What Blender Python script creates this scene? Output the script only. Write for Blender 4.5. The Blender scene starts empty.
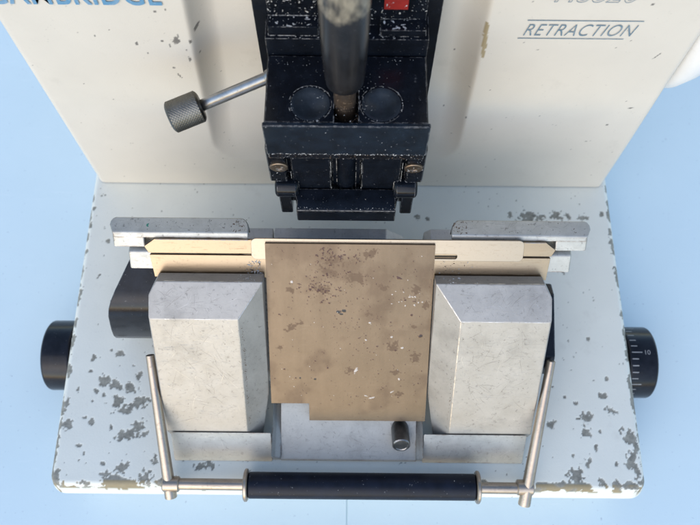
import bpy, bmesh, math, random
import numpy as np
from mathutils import Vector, Matrix

random.seed(7)
RNG = np.random.default_rng(11)
S = 0.001                                   # everything below is written in millimetres
scene = bpy.context.scene
COL = scene.collection

# ------------------------------------------------------------------ camera figures (also used to size chips)
F_PX, PITCH, ROLL = 767.0, math.radians(22), math.radians(0.55)
CAM = Vector((0, -210, 399))
FW = Vector((0, math.sin(PITCH), -math.cos(PITCH)))
D0 = Vector((0, -math.cos(PITCH), -math.sin(PITCH)))
R0 = Vector((1, 0, 0))
RT = R0 * math.cos(ROLL) - D0 * math.sin(ROLL)
DN = D0 * math.cos(ROLL) + R0 * math.sin(ROLL)


def ray(px, py):
    return FW + RT * ((px - 350) / F_PX) + DN * ((py - 262.5) / F_PX)


def on_z(px, py, z=0.0):
    d = ray(px, py)
    return CAM + d * ((z - CAM.z) / d.z)


def on_y(px, py, y=0.0):
    d = ray(px, py)
    return CAM + d * ((y - CAM.y) / d.y)


# ------------------------------------------------------------------ numpy noise
def vnoise(x, y, seed):
    r = np.random.default_rng(seed).random((256, 256))
    xi = np.floor(x).astype(int); yi = np.floor(y).astype(int)
    fx = x - xi; fy = y - yi
    fx = fx * fx * (3 - 2 * fx); fy = fy * fy * (3 - 2 * fy)
    a = r[xi % 256, yi % 256]; b = r[(xi + 1) % 256, yi % 256]
    c = r[xi % 256, (yi + 1) % 256]; d = r[(xi + 1) % 256, (yi + 1) % 256]
    return (a * (1 - fx) + b * fx) * (1 - fy) + (c * (1 - fx) + d * fx) * fy


def fbm(x, y, seed, octs=4):
    s = 0; amp = .5; tot = 0
    for o in range(octs):
        s = s + amp * vnoise(x * 2 ** o + 17.3 * o, y * 2 ** o + 5.1 * o, seed + o)
        tot += amp; amp *= .5
    return s / tot


def smooth(a, b, x):
    t = np.clip((x - a) / (b - a), 0, 1)
    return t * t * (3 - 2 * t)


# ------------------------------------------------------------------ materials
def new_mat(name):
    m = bpy.data.materials.new(name); m.use_nodes = True
    nt = m.node_tree
    return m, nt, nt.nodes['Principled BSDF']


def N(nt, kind, **kw):
    n = nt.nodes.new(kind)
    for k, v in kw.items():
        if k in n.inputs:
            n.inputs[k].default_value = v
        else:
            setattr(n, k, v)
    return n


def coords(nt, scale=(1, 1, 1), rot=(0, 0, 0)):
    tc = N(nt, 'ShaderNodeTexCoord')
    mp = N(nt, 'ShaderNodeMapping')
    mp.inputs['Scale'].default_value = scale
    mp.inputs['Rotation'].default_value = rot
    nt.links.new(tc.outputs['Object'], mp.inputs['Vector'])
    return mp.outputs['Vector']


def noise(nt, vec, scale, detail=4, rough=.55):
    n = N(nt, 'ShaderNodeTexNoise', Scale=scale, Detail=detail, Roughness=rough)
    nt.links.new(vec, n.inputs['Vector'])
    return n.outputs['Fac']


def ramp(nt, fac, stops):
    r = N(nt, 'ShaderNodeValToRGB')
    el = r.color_ramp.elements
    while len(el) < len(stops):
        el.new(0.5)
    for e, (p, c) in zip(el, stops):
        e.position = p
        e.color = (c, c, c, 1) if isinstance(c, (int, float)) else (*c, 1)
    nt.links.new(fac, r.inputs['Fac'])
    return r.outputs['Color']


def mixc(nt, fac, a, b, mode='MIX'):
    m = N(nt, 'ShaderNodeMix', data_type='RGBA', blend_type=mode)
    for sock, v in ((m.inputs[0], fac), (m.inputs[6], a), (m.inputs[7], b)):
        if isinstance(v, (int, float)):
            sock.default_value = v
        elif isinstance(v, tuple):
            sock.default_value = (*v, 1)
        else:
            nt.links.new(v, sock)
    return m.outputs[2]


def math_(nt, op, a, b=0.0):
    m = N(nt, 'ShaderNodeMath', operation=op)
    for sock, v in zip(m.inputs, (a, b)):
        if isinstance(v, (int, float)):
            sock.default_value = v
        else:
            nt.links.new(v, sock)
    return m.outputs[0]


def bump(nt, bsdf, height, strength, dist):
    b = N(nt, 'ShaderNodeBump', Strength=strength, Distance=dist)
    nt.links.new(height, b.inputs['Height'])
    nt.links.new(b.outputs['Normal'], bsdf.inputs['Normal'])


def attr(nt, name):
    a = N(nt, 'ShaderNodeAttribute'); a.attribute_name = name
    return a.outputs['Fac']


def edge_mask(nt, radius, lo=.02, hi=.12):
    """1 along worn convex or concave edges (a real bevel comparison, not shading)."""
    bv = N(nt, 'ShaderNodeBevel', Radius=radius); bv.samples = 6
    g = N(nt, 'ShaderNodeNewGeometry')
    d = N(nt, 'ShaderNodeVectorMath', operation='DOT_PRODUCT')
    nt.links.new(bv.outputs[0], d.inputs[0]); nt.links.new(g.outputs['True Normal'], d.inputs[1])
    inv = math_(nt, 'SUBTRACT', 1.0, d.outputs['Value'])
    return ramp(nt, inv, [(lo, 0.0), (hi, 1.0)])


def mat_paint(name, col, chip_col, rough=.42, speck=.0, chips=True):
    m, nt, b = new_mat(name)
    v = coords(nt)
    n1 = noise(nt, v, 28, 5)
    base = mixc(nt, ramp(nt, n1, [(.3, .93), (.7, 1.0)]), (0, 0, 0), col)
    grime = ramp(nt, noise(nt, v, 60, 8, .7), [(.58, 0.0), (.78, .22)])
    base = mixc(nt, grime, base, (.36, .33, .28))
    if speck:
        vo = N(nt, 'ShaderNodeTexVoronoi', Scale=420); nt.links.new(v, vo.inputs['Vector'])
        sp = math_(nt, 'MULTIPLY', ramp(nt, vo.outputs['Distance'], [(.10, 1.0), (.2, 0.0)]),
                   ramp(nt, noise(nt, v, 90, 3), [(.52, 0.0), (.62, 1.0)]))
        base = mixc(nt, math_(nt, 'MULTIPLY', sp, speck), base, (.12, .11, .1))
    h = noise(nt, v, 900, 3)
    if chips:
        ch = attr(nt, 'chip')
        cc = mixc(nt, ramp(nt, noise(nt, v, 350, 5, .7), [(.35, 0.0), (.65, 1.0)]),
                  tuple(c * .55 for c in chip_col), chip_col)
        tan_ = attr(nt, 'stain')
        cc = mixc(nt, tan_, cc, (.30, .235, .12))
        base = mixc(nt, ch, base, cc)
        nt.links.new(math_(nt, 'ADD', rough, math_(nt, 'MULTIPLY', ch, .2)), b.inputs['Roughness'])
    else:
        b.inputs['Roughness'].default_value = rough
    nt.links.new(base, b.inputs['Base Color'])
    bump(nt, b, h, .12, .0004)
    return m


def mat_metal(name, col, dark, rough=.4, rvar=.12, scratch=.5, stretch=(1, 1, 1), metallic=1.0,
              edge=None, pit=.25, bstr=.25):
    m, nt, b = new_mat(name)
    v = coords(nt, stretch)
    vp = coords(nt)
    n = noise(nt, v, 110, 6, .65)
    c = mixc(nt, ramp(nt, n, [(.3, 0.0), (.7, 1.0)]), dark, col)
    # fine criss-cross scratches: three families of stretched noise
    tot = None
    for i, (sc, rot) in enumerate((((4, 70, 55), (.2, .5, .45)), ((55, 5, 70), (.5, .3, -.6)), ((60, 55, 6), (.95, -.4, .25)), ((5, 60, 70), (-.6, .2, 1.1)))):
        vs = coords(nt, sc, rot)
        s = math_(nt, 'MULTIPLY', ramp(nt, noise(nt, vs, 26, 2, .5), [(.63, 0.0), (.67, 1.0)]),
                  ramp(nt, noise(nt, coords(nt, (1, 1, 1), (i, i, 0)), 130, 3, .6), [(.48, 0.0), (.6, 1.0)]))
        tot = s if tot is None else mixc(nt, 1.0, tot, s, 'LIGHTEN')
    c = mixc(nt, math_(nt, 'MULTIPLY', tot, scratch), c, tuple(x * .45 for x in dark))
    smudge = ramp(nt, noise(nt, vp, 45, 7, .68), [(.52, 0.0), (.70, 1.0)])
    c = mixc(nt, math_(nt, 'MULTIPLY', smudge, .45 if edge else .0), c, tuple(x * .62 for x in dark))
    pits = ramp(nt, noise(nt, vp, 480, 4, .7), [(.60, 0.0), (.67, 1.0)])
    c = mixc(nt, math_(nt, 'MULTIPLY', pits, pit), c, tuple(x * .25 for x in dark))
    if edge:
        em = math_(nt, 'MULTIPLY', edge_mask(nt, .0010, .006, .04), ramp(nt, noise(nt, vp, 160, 4, .7), [(.46, 0.0), (.62, 1.0)]))
        c = mixc(nt, math_(nt, 'MULTIPLY', em, .7), c, edge)
    nt.links.new(c, b.inputs['Base Color'])
    b.inputs['Metallic'].default_value = metallic
    r = math_(nt, 'ADD', rough - rvar / 2, math_(nt, 'MULTIPLY', n, rvar))
    r = math_(nt, 'ADD', r, math_(nt, 'MULTIPLY', tot, .12))
    nt.links.new(r, b.inputs['Roughness'])
    h = mixc(nt, .25, noise(nt, v, 600, 4, .7), tot)
    bump(nt, b, h, bstr, .0002)
    return m


def mat_black(name, col=(.012, .013, .016), rough=.3, wear=1.0, wear_col=(.55, .54, .52), dust=.5, er=.00048):
    m, nt, b = new_mat(name)
    v = coords(nt)
    n = noise(nt, v, 130, 6, .65)
    c = mixc(nt, ramp(nt, n, [(.3, 0.0), (.75, 1.0)]), tuple(x * .7 for x in col), tuple(x * 2.0 for x in col))
    d = ramp(nt, noise(nt, v, 700, 3, .6), [(.68, 0.0), (.74, 1.0)])
    c = mixc(nt, math_(nt, 'MULTIPLY', d, dust), c, (.5, .5, .5))
    if wear:
        em = math_(nt, 'MULTIPLY', edge_mask(nt, er, .03, .12), ramp(nt, noise(nt, v, 380, 5, .75), [(.46, 0.0), (.60, 1.0)]))
        c = mixc(nt, math_(nt, 'MULTIPLY', em, wear), c, wear_col)
    nt.links.new(c, b.inputs['Base Color'])
    nt.links.new(math_(nt, 'ADD', rough - .1, math_(nt, 'MULTIPLY', n, .2)), b.inputs['Roughness'])
    b.inputs['Specular IOR Level'].default_value = .25
    bump(nt, b, noise(nt, v, 900, 4, .6), .1, .0003)
    return m


def mat_plain(name, col, rough=.5, metallic=0.0, var=.2, scale=300):
    m, nt, b = new_mat(name)
    v = coords(nt)
    c = mixc(nt, ramp(nt, noise(nt, v, scale, 4), [(.3, 0.0), (.7, 1.0)]), tuple(x * (1 - var) for x in col), col)
    nt.links.new(c, b.inputs['Base Color'])
    b.inputs['Roughness'].default_value = rough
    b.inputs['Metallic'].default_value = metallic
    return m


M = {}
M['panel'] = mat_paint('cream enamel', (.645, .605, .525), (.16, .15, .135), .45, speck=.12)
M['base'] = mat_paint('white enamel chipped', (.765, .765, .675), (.33, .32, .265), .42, speck=.1)
M['wheelpaint'] = mat_paint('white enamel', (.78, .78, .76), (.2, .2, .2), .4, chips=False)
M['alu'] = mat_metal('worn cast aluminium', (.485, .462, .42), (.405, .385, .348), .50, .14, .12, metallic=.7, edge=(.17, .105, .075), pit=.35)
M['footalu'] = mat_metal('dull cast aluminium', (.45, .448, .412), (.37, .368, .338), .55, .12, .12, metallic=.45, edge=(.17, .105, .075), pit=.35)
M['jaw'] = mat_metal('grey jaw steel', (.53, .522, .472), (.42, .412, .372), .46, .15, .15, metallic=.75, edge=(.16, .10, .07), pit=.55)
M['knife'] = mat_metal('straw tinted steel', (.365, .275, .18), (.343, .257, .166), .30, .08, .15, stretch=(.15, 4, 4), pit=.15, bstr=.12)
M['strip'] = mat_metal('bright straw tinted strip', (.41, .335, .248), (.39, .318, .233), .33, .08, .15, stretch=(.15, 4, 4), pit=.1, bstr=.12)
M['rod'] = mat_metal('brushed steel rod', (.50, .42, .335), (.38, .315, .25), .36, .1, .3, pit=.15)
M['darkalu'] = mat_metal('dull machined steel', (.58, .57, .55), (.46, .45, .43), .5, .15, .3, metallic=.35, pit=.3)
M['knurl'] = mat_metal('oxidised knurled steel', (.20, .195, .175), (.13, .125, .11), .42, .15, .3, pit=.3)
M['leversteel'] = mat_metal('grey lever steel', (.36, .36, .37), (.22, .22, .22), .3, .12, .3, pit=.4)
M['brass'] = mat_metal('worn brass steel screw', (.30, .245, .19), (.16, .12, .09), .45, .15, .4)
M['black'] = mat_black('worn black enamel', col=(.0035, .005, .008), rough=.2, dust=.16)
M['dish'] = mat_black('dusty black dish', col=(.016, .021, .027), rough=.33, wear=0, dust=.35)
M['blacklip'] = mat_black('black lip with sky sheen', col=(.005, .0095, .016), rough=.24, dust=.2)  # blue sheen of the reflected sky is put into the lip colour
M['blackclean'] = mat_black('black anodised', (.008, .009, .012), .2, .0, dust=.1)
M['bracket'] = mat_black('black lacquer bracket', (.009, .011, .015), .2, .8, dust=.2)
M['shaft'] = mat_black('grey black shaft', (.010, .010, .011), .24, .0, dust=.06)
M['neck'] = mat_plain('grimy brown steel', (.075, .055, .04), .5, .3, .5)
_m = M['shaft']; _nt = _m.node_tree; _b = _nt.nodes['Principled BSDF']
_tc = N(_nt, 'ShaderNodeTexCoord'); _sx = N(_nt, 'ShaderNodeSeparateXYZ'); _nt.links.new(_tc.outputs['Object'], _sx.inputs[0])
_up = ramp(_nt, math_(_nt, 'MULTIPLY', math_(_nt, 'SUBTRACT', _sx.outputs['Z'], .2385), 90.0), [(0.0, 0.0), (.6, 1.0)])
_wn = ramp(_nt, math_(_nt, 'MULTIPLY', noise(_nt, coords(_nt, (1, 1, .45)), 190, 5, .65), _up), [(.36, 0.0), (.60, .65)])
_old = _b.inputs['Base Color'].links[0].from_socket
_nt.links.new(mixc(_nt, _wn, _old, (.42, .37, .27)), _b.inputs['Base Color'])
M['rubber'] = mat_black('black rubber', (.004, .006, .012), .4, .0, dust=.3)
M['scored'] = mat_plain('dark scored line', (.16, .14, .12), .5, .6)
M['bright'] = mat_plain('bright scored line and edge glint', (.78, .76, .72), .35, 1.0)  # scored lines, and highlights painted along the block edges
M['dust'] = mat_plain('grey dust', (.34, .33, .31), .7, var=.6)
M['green'] = mat_plain('green ink speck', (.01, .20, .13), .5)
M['wax'] = mat_plain('white wax flake', (.72, .72, .70), .6, var=.75, scale=900)
M['dirt'] = mat_plain('brown dirt', (.13, .09, .06), .8)
M['red'] = mat_plain('red label', (.33, .02, .015), .5)
def mat_ink(name, col):
    m, nt, b = new_mat(name)
    v = coords(nt)
    worn = ramp(nt, noise(nt, v, 900, 5, .7), [(.56, 0.0), (.68, .4)])
    c = mixc(nt, worn, col, (.615, .595, .55))
    c = mixc(nt, ramp(nt, noise(nt, v, 120, 3), [(.5, 0.0), (.8, .3)]), c, (.615, .595, .55))
    nt.links.new(c, b.inputs['Base Color']); b.inputs['Roughness'].default_value = .5
    return m
M['blueink'] = mat_ink('blue lettering ink', (.10, .26, .42))
M['greyink'] = mat_ink('blue grey lettering ink', (.13, .20, .25))
M['whiteink'] = mat_plain('white scale ink', (.30, .30, .30), .5)
M['screwblack'] = mat_metal('blackened screw', (.30, .29, .275), (.17, .165, .16), .35, .15, .3, edge=(.75, .72, .68))

# plate: straw steel with patches, red brown crumbs, white crumbs carried by the mesh
m, nt, b = new_mat('stained straw steel plate')
v = coords(nt)
n = noise(nt, v, 70, 6, .6)
c = mixc(nt, ramp(nt, n, [(.3, 0.0), (.7, 1.0)]), (.148, .110, .075), (.188, .140, .096))
sc = ramp(nt, noise(nt, coords(nt, (6, 60, 40), (.1, .1, .8)), 20, 3), [(.64, 0.0), (.70, 1.0)])
c = mixc(nt, math_(nt, 'MULTIPLY', sc, .07), c, (.32, .25, .19))
c = mixc(nt, math_(nt, 'MULTIPLY', attr(nt, 'patch'), .6), c, (.095, .062, .046))
c = mixc(nt, attr(nt, 'rust'), c, (.06, .019, .011))
c = mixc(nt, attr(nt, 'soot'), c, (.012, .013, .013))
c = mixc(nt, attr(nt, 'white'), c, (.52, .47, .42))
nt.links.new(c, b.inputs['Base Color'])
dirtm = math_(nt, 'MAXIMUM', attr(nt, 'rust'), math_(nt, 'MAXIMUM', attr(nt, 'white'), attr(nt, 'soot')))
nt.links.new(math_(nt, 'SUBTRACT', .92, math_(nt, 'MULTIPLY', dirtm, .85)), b.inputs['Metallic'])
r = math_(nt, 'ADD', .27, math_(nt, 'MULTIPLY', n, .12))
r = math_(nt, 'ADD', r, math_(nt, 'MULTIPLY', noise(nt, coords(nt, (9, 1.2, 1.2), (0, .25, .12)), 24, 5, .6), .16))
nt.links.new(math_(nt, 'ADD', r, math_(nt, 'MULTIPLY', attr(nt, 'patch'), .12)), b.inputs['Roughness'])
bump(nt, b, noise(nt, v, 800, 4), .15, .0002)
M['plate'] = m

# table: pale blue matt plastic
m, nt, b = new_mat('pale blue table plastic')
v = coords(nt)
c = mixc(nt, ramp(nt, noise(nt, v, 9, 6, .6), [(.3, 0.0), (.7, 1.0)]), (.66, .785, .80), (.71, .835, .85))
c = mixc(nt, ramp(nt, noise(nt, v, 3.5, 4, .6), [(.35, .0), (.7, .28)]), c, (.55, .71, .80))
c = mixc(nt, ramp(nt, noise(nt, coords(nt, (3, 40, 1), (0, 0, .5)), 12, 3), [(.66, 0.0), (.72, .16)]), c, (.80, .88, .90))
c = mixc(nt, ramp(nt, noise(nt, v, 500, 3), [(.69, 0.0), (.75, .45)]), c, (.25, .33, .42))
nt.links.new(c, b.inputs['Base Color']); b.inputs['Roughness'].default_value = .5
bump(nt, b, noise(nt, v, 420, 4), .12, .0004)
M['table'] = m


# ------------------------------------------------------------------ mesh helpers
class MB:
    def __init__(self):
        self.bm = bmesh.new()

    def faces_mat(self, faces, mi):
        for f in faces:
            f.material_index = mi

    def box(self, x0, x1, y0, y1, z0, z1, mi=0):
        v = [self.bm.verts.new(p) for p in ((x0, y0, z0), (x1, y0, z0), (x1, y1, z0), (x0, y1, z0), (x0, y0, z1), (x1, y0, z1), (x1, y1, z1), (x0, y1, z1))]
        fs = [self.bm.faces.new([v[i] for i in q]) for q in ((0, 3, 2, 1), (4, 5, 6, 7), (0, 1, 5, 4), (1, 2, 6, 5), (2, 3, 7, 6), (3, 0, 4, 7))]
        self.faces_mat(fs, mi); return self

    def prism(self, poly, a0, a1, axis='x', mi=0):
        """poly of two coordinates swept along an axis; (y,z) for x, (x,z) for y, (x,y) for z; a0/a1 may be lists per vertex"""
        def P(p, a):
            return {'x': (a, p[0], p[1]), 'y': (p[0], a, p[1]), 'z': (p[0], p[1], a)}[axis]
        n = len(poly)
        A0 = a0 if isinstance(a0, (list, tuple)) else [a0] * n
        A1 = a1 if isinstance(a1, (list, tuple)) else [a1] * n
        u = [self.bm.verts.new(P(p, a)) for p, a in zip(poly, A0)]
        w = [self.bm.verts.new(P(p, a)) for p, a in zip(poly, A1)]
        fs = [self.bm.faces.new(u[::-1]), self.bm.faces.new(w)]
        for i in range(n):
            j = (i + 1) % n
            fs.append(self.bm.faces.new((u[i], u[j], w[j], w[i])))
        self.faces_mat(fs, mi); return self

    def lathe(self, o, d, prof, seg=48, mi=0, cap=True):
        o = Vector(o); d = Vector(d).normalized()
        t = Vector((0, 0, 1)) if abs(d.z) < .9 else Vector((1, 0, 0))
        e1 = d.cross(t).normalized(); e2 = d.cross(e1)
        rings = []
        for (h, r) in prof:
            rings.append([self.bm.verts.new(o + d * h + (e1 * math.cos(2 * math.pi * k / seg) + e2 * math.sin(2 * math.pi * k / seg)) * max(r, 1e-3)) for k in range(seg)])
        fs = []
        for A, B in zip(rings, rings[1:]):
            for k in range(seg):
                j = (k + 1) % seg
                fs.append(self.bm.faces.new((A[k], A[j], B[j], B[k])))
        if cap:
            fs.append(self.bm.faces.new(rings[0][::-1])); fs.append(self.bm.faces.new(rings[-1]))
        self.faces_mat(fs, mi); return self

    def tube(self, p0, p1, r0, r1=None, ch=.4, seg=32, mi=0):
        p0 = Vector(p0); p1 = Vector(p1); L = (p1 - p0).length; r1 = r0 if r1 is None else r1
        return self.lathe(p0, p1 - p0, [(0, r0 - ch), (ch * .3, r0 - ch * .3), (ch, r0), (L - ch, r1), (L - ch * .3, r1 - ch * .3), (L, r1 - ch)], seg, mi)

    def cut(self, co, no):
        g = self.bm.verts[:] + self.bm.edges[:] + self.bm.faces[:]
        r = bmesh.ops.bisect_plane(self.bm, geom=g, plane_co=co, plane_no=no, clear_outer=True, dist=1e-5)
        ed = [e for e in r['geom_cut'] if isinstance(e, bmesh.types.BMEdge)]
        bmesh.ops.holes_fill(self.bm, edges=ed)
        return self

    def bevel(self, w, seg=2, ang=25):
        bmesh.ops.recalc_face_normals(self.bm, faces=self.bm.faces[:])
        ed = [e for e in self.bm.edges if len(e.link_faces) == 2 and e.calc_face_angle(0) > math.radians(ang)]
        bmesh.ops.bevel(self.bm, geom=ed, offset=w, segments=seg, profile=.6, affect='EDGES', clamp_overlap=True)
        return self

    def flakes(self, o, u, w, n, smin, smax, mi=1, where=None, thick=.15, aspect=2.2):
        """small irregular flakes lying on the parallelogram o + s*u + t*w"""
        o = Vector(o); u = Vector(u); w = Vector(w)
        nrm = u.cross(w).normalized()
        if nrm.z < -.1:
            nrm = -nrm
        eu = u.normalized(); ew = nrm.cross(eu)
        k = 0; tries = 0
        while k < n and tries < n * 60:
            tries += 1
            s, t = random.random(), random.random()
            if where and random.random() > where(s, t):
                continue
            k += 1
            c = o + u * s + w * t
            sz = smin + (smax - smin) * random.random() ** 3.0
            a = random.random() * 6.28; asp = 1 + random.random() * (aspect - 1)
            m_ = random.randint(5, 7); ring = []
            for q in range(m_):
                th = 6.283 * q / m_ + random.uniform(-.3, .3); rr = sz * random.uniform(.55, 1.0)
                lx, ly = rr * asp * math.cos(th), rr / asp * math.sin(th)
                ring.append(self.bm.verts.new(c + eu * (lx * math.cos(a) - ly * math.sin(a)) + ew * (lx * math.sin(a) + ly * math.cos(a)) + nrm * .03))
            top = self.bm.verts.new(c + nrm * (thick * random.uniform(.5, 1.3)) + eu * random.uniform(-.1, .1))
            for q in range(m_):
                f = self.bm.faces.new((ring[q], ring[(q + 1) % m_], top)); f.material_index = mi
        return self

    def scratches(self, o, u, w, n, lmin, lmax, mi=1, wd=.07, lift=.02, ang=None):
        """hairline strokes scored in random directions over the parallelogram o + s*u + t*w"""
        o = Vector(o); u = Vector(u); w = Vector(w)
        nrm = u.cross(w).normalized()
        if nrm.z < -.1:
            nrm = -nrm
        eu = u.normalized(); ew = nrm.cross(eu)
        for _ in range(n):
            L_ = lmin + (lmax - lmin) * random.random() ** 2.5
            a = random.uniform(0, 6.283) if ang is None else random.gauss(ang, .35)
            c = o + u * random.uniform(.03, .97) + w * random.uniform(.03, .97)
            k = random.gauss(0, .5) / max(L_, 1); wdt = wd * random.uniform(.4, 1.2); prev = None; m_ = mi + (1 if random.random() < .22 else 0)
            for q in range(5):
                d_ = eu * math.cos(a) + ew * math.sin(a); nn = eu * -math.sin(a) + ew * math.cos(a)
                t_ = wdt * (1 - abs(q - 2) / 2.3)
                rel = c - o
                s1 = rel.dot(u) / u.length_squared; s2 = rel.dot(w - u * (w.dot(u) / u.length_squared)) / max((w - u * (w.dot(u) / u.length_squared)).length_squared, 1e-6)
                if not (0.01 < s2 < .99 and 0.01 < s1 - s2 * w.dot(u) / u.length_squared < .99):
                    break
                v0 = self.bm.verts.new(c + nn * t_ / 2 + nrm * lift); v1 = self.bm.verts.new(c - nn * t_ / 2 + nrm * lift)
                if prev:
                    f = self.bm.faces.new((prev[1], v1, v0, prev[0])); f.material_index = m_
                prev = (v0, v1); c = c + d_ * (L_ / 4); a += k * L_ / 4
        return self

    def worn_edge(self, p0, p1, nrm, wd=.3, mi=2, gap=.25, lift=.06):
        """broken line of wear along an edge; on the clamp blocks also a painted highlight"""
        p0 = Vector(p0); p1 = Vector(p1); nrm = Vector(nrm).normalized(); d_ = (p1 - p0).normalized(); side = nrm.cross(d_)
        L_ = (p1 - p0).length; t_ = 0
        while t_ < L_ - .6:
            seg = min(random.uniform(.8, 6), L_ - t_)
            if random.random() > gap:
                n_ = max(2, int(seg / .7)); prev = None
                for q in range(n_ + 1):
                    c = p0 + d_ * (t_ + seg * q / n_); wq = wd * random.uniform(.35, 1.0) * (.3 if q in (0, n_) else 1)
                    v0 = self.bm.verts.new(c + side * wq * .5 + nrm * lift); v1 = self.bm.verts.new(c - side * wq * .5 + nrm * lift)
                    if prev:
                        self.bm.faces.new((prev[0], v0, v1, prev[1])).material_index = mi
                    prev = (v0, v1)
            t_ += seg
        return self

    def build(self, name, mats, parent=None, sharp=32, origin=None, recalc=True):
        bm = self.bm
        if recalc:
            bmesh.ops.recalc_face_normals(bm, faces=bm.faces[:])
        me = bpy.data.meshes.new(name); bm.to_mesh(me); bm.free()
        return link(name, me, mats, parent, sharp, origin)


def root_of(o):
    while o.parent:
        o = o.parent
    return o


def link(name, me, mats, parent=None, sharp=32, origin=None):
    org = Vector(origin) if origin is not None else (root_of(parent)['org_v'] if False else ORG.get(root_of(parent).name, Vector((0, 0, 0))) if parent else Vector((0, 0, 0)))
    me.transform(Matrix.Scale(S, 4) @ Matrix.Translation(-org))
    for mt in (mats if isinstance(mats, (list, tuple)) else [mats]):
        me.materials.append(M[mt])
    me.polygons.foreach_set('use_smooth', [True] * len(me.polygons))
    me.set_sharp_from_angle(angle=math.radians(sharp))
    o = bpy.data.objects.new(name, me); COL.objects.link(o)
    if parent:
        o.parent = parent
    else:
        o.location = org * S
    if len(me.polygons) < 60000:
        wn = o.modifiers.new('weighted', 'WEIGHTED_NORMAL'); wn.keep_sharp = True
    return o


ORG = {}


def thing(name, loc, label, cat, group=None):
    o = bpy.data.objects.new(name, None); COL.objects.link(o)
    o.empty_display_size = .02
    o.location = Vector(loc) * S
    ORG[o.name] = Vector(loc)
    o['label'] = label; o['category'] = cat
    if group:
        o['group'] = group
    return o


def tag(o, label=None, cat=None, group=None, kind=None):
    if label: o['label'] = label
    if cat: o['category'] = cat
    if group: o['group'] = group
    if kind: o['kind'] = kind
    return o


def grid_mesh(P, attrs, name):
    """P: (nu, nv, 3) array; attrs: dict name -> (nu, nv)"""
    nu, nv, _ = P.shape
    me = bpy.data.meshes.new(name)
    idx = np.arange(nu * nv).reshape(nu, nv)
    q = np.stack([idx[:-1, :-1], idx[1:, :-1], idx[1:, 1:], idx[:-1, 1:]], -1).reshape(-1, 4)
    me.vertices.add(nu * nv); me.vertices.foreach_set('co', P.reshape(-1).astype(np.float32))
    me.loops.add(q.size); me.loops.foreach_set('vertex_index', q.reshape(-1).astype(np.int32))
    me.polygons.add(len(q))
    me.polygons.foreach_set('loop_start', np.arange(0, q.size, 4, dtype=np.int32))
    me.polygons.foreach_set('loop_total', np.full(len(q), 4, dtype=np.int32))
    me.update(calc_edges=True)
    for k, a in attrs.items():
        at = me.attributes.new(k, 'FLOAT', 'POINT')
        at.data.foreach_set('value', a.reshape(-1).astype(np.float32))
    me.validate()
    return me


def blobs(X, Y, lst, seed, rag=.9, fr=.35):
    """ragged blobs (cx, cy, rx, ry, angle): >0 inside"""
    out = np.full(X.shape, -9.0)
    nz = (fbm(X * fr, Y * fr, seed, 4) - .5) * 2
    for cx, cy, rx, ry, an in lst:
        ca, sa = math.cos(an), math.sin(an)
        dx, dy = X - cx, Y - cy
        a = (dx * ca + dy * sa) / rx; b_ = (-dx * sa + dy * ca) / ry
        d = 1.0 - np.sqrt(a * a + b_ * b_)
        out = np.maximum(out, np.where(d > -1.5, d + nz * rag * 1.3, -9))
    return out


# ================================================================== the table under it
def slab(x0, x1, y0, y1, z0, z1):
    mb = MB(); mb.box(x0, x1, y0, y1, z0, z1)
    return mb
mb = MB()
mb.box(-620, -.75, -420, 520, -62, -42.6).box(-.05, 620, -420, 520, -62, -42.6)
mb.bevel(.25, 2)
mb.box(-2, 1.2, -419, 519, -61, -43.3)
tbl = mb.build('table_surface', 'table')
tag(tbl, 'pale blue smooth tabletop with a narrow seam under the white machine', kind='structure')

# ================================================================== microtome
mic = thing('microtome', (0, 0, -42), 'cream and white chipped microtome with black specimen head and lettered front panel', 'microtome')

# ---- base plate: one dense sheet rolled over its edges, paint chips carried as an attribute and as real depth
HW, Y0, Y1, RC, RR = 150.3, -171.2, 14.0, 6.0, 3.0


def axis_pts(lo, hi, step, ext):
    inner = np.arange(lo - 8, hi + 8.01, step)
    e = np.linspace(8, ext, 10)[1:]
    return np.concatenate([(lo - e)[::-1], inner, hi + e])
gx = axis_pts(-HW + RC, HW - RC, .5, 26)
gy = axis_pts(Y0 + RC, Y1 - RC, .5, 26)
X, Yg = np.meshgrid(gx, gy, indexing='ij')
nx = np.clip(X, -HW + RC, HW - RC); ny = np.clip(Yg, Y0 + RC, Y1 - RC)
dx, dy = X - nx, Yg - ny
d = np.sqrt(dx * dx + dy * dy); ds = np.maximum(d, 1e-6)
flat = RC - RR
th = np.clip((d - flat) / RR, 0, math.pi / 2)
rad = np.where(d <= flat, d, flat + RR * np.sin(th))
zz = np.where(d <= flat, 0.0, -RR * (1 - np.cos(th)))
zz = np.where(d > flat + RR * math.pi / 2, -RR - (d - flat - RR * math.pi / 2), zz)
zz = np.maximum(zz, -11.0)
rad = rad + np.maximum(-zz - RR, 0) * .3
PXY = np.stack([nx + dx / ds * rad, ny + dy / ds * rad, zz], -1)
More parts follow.
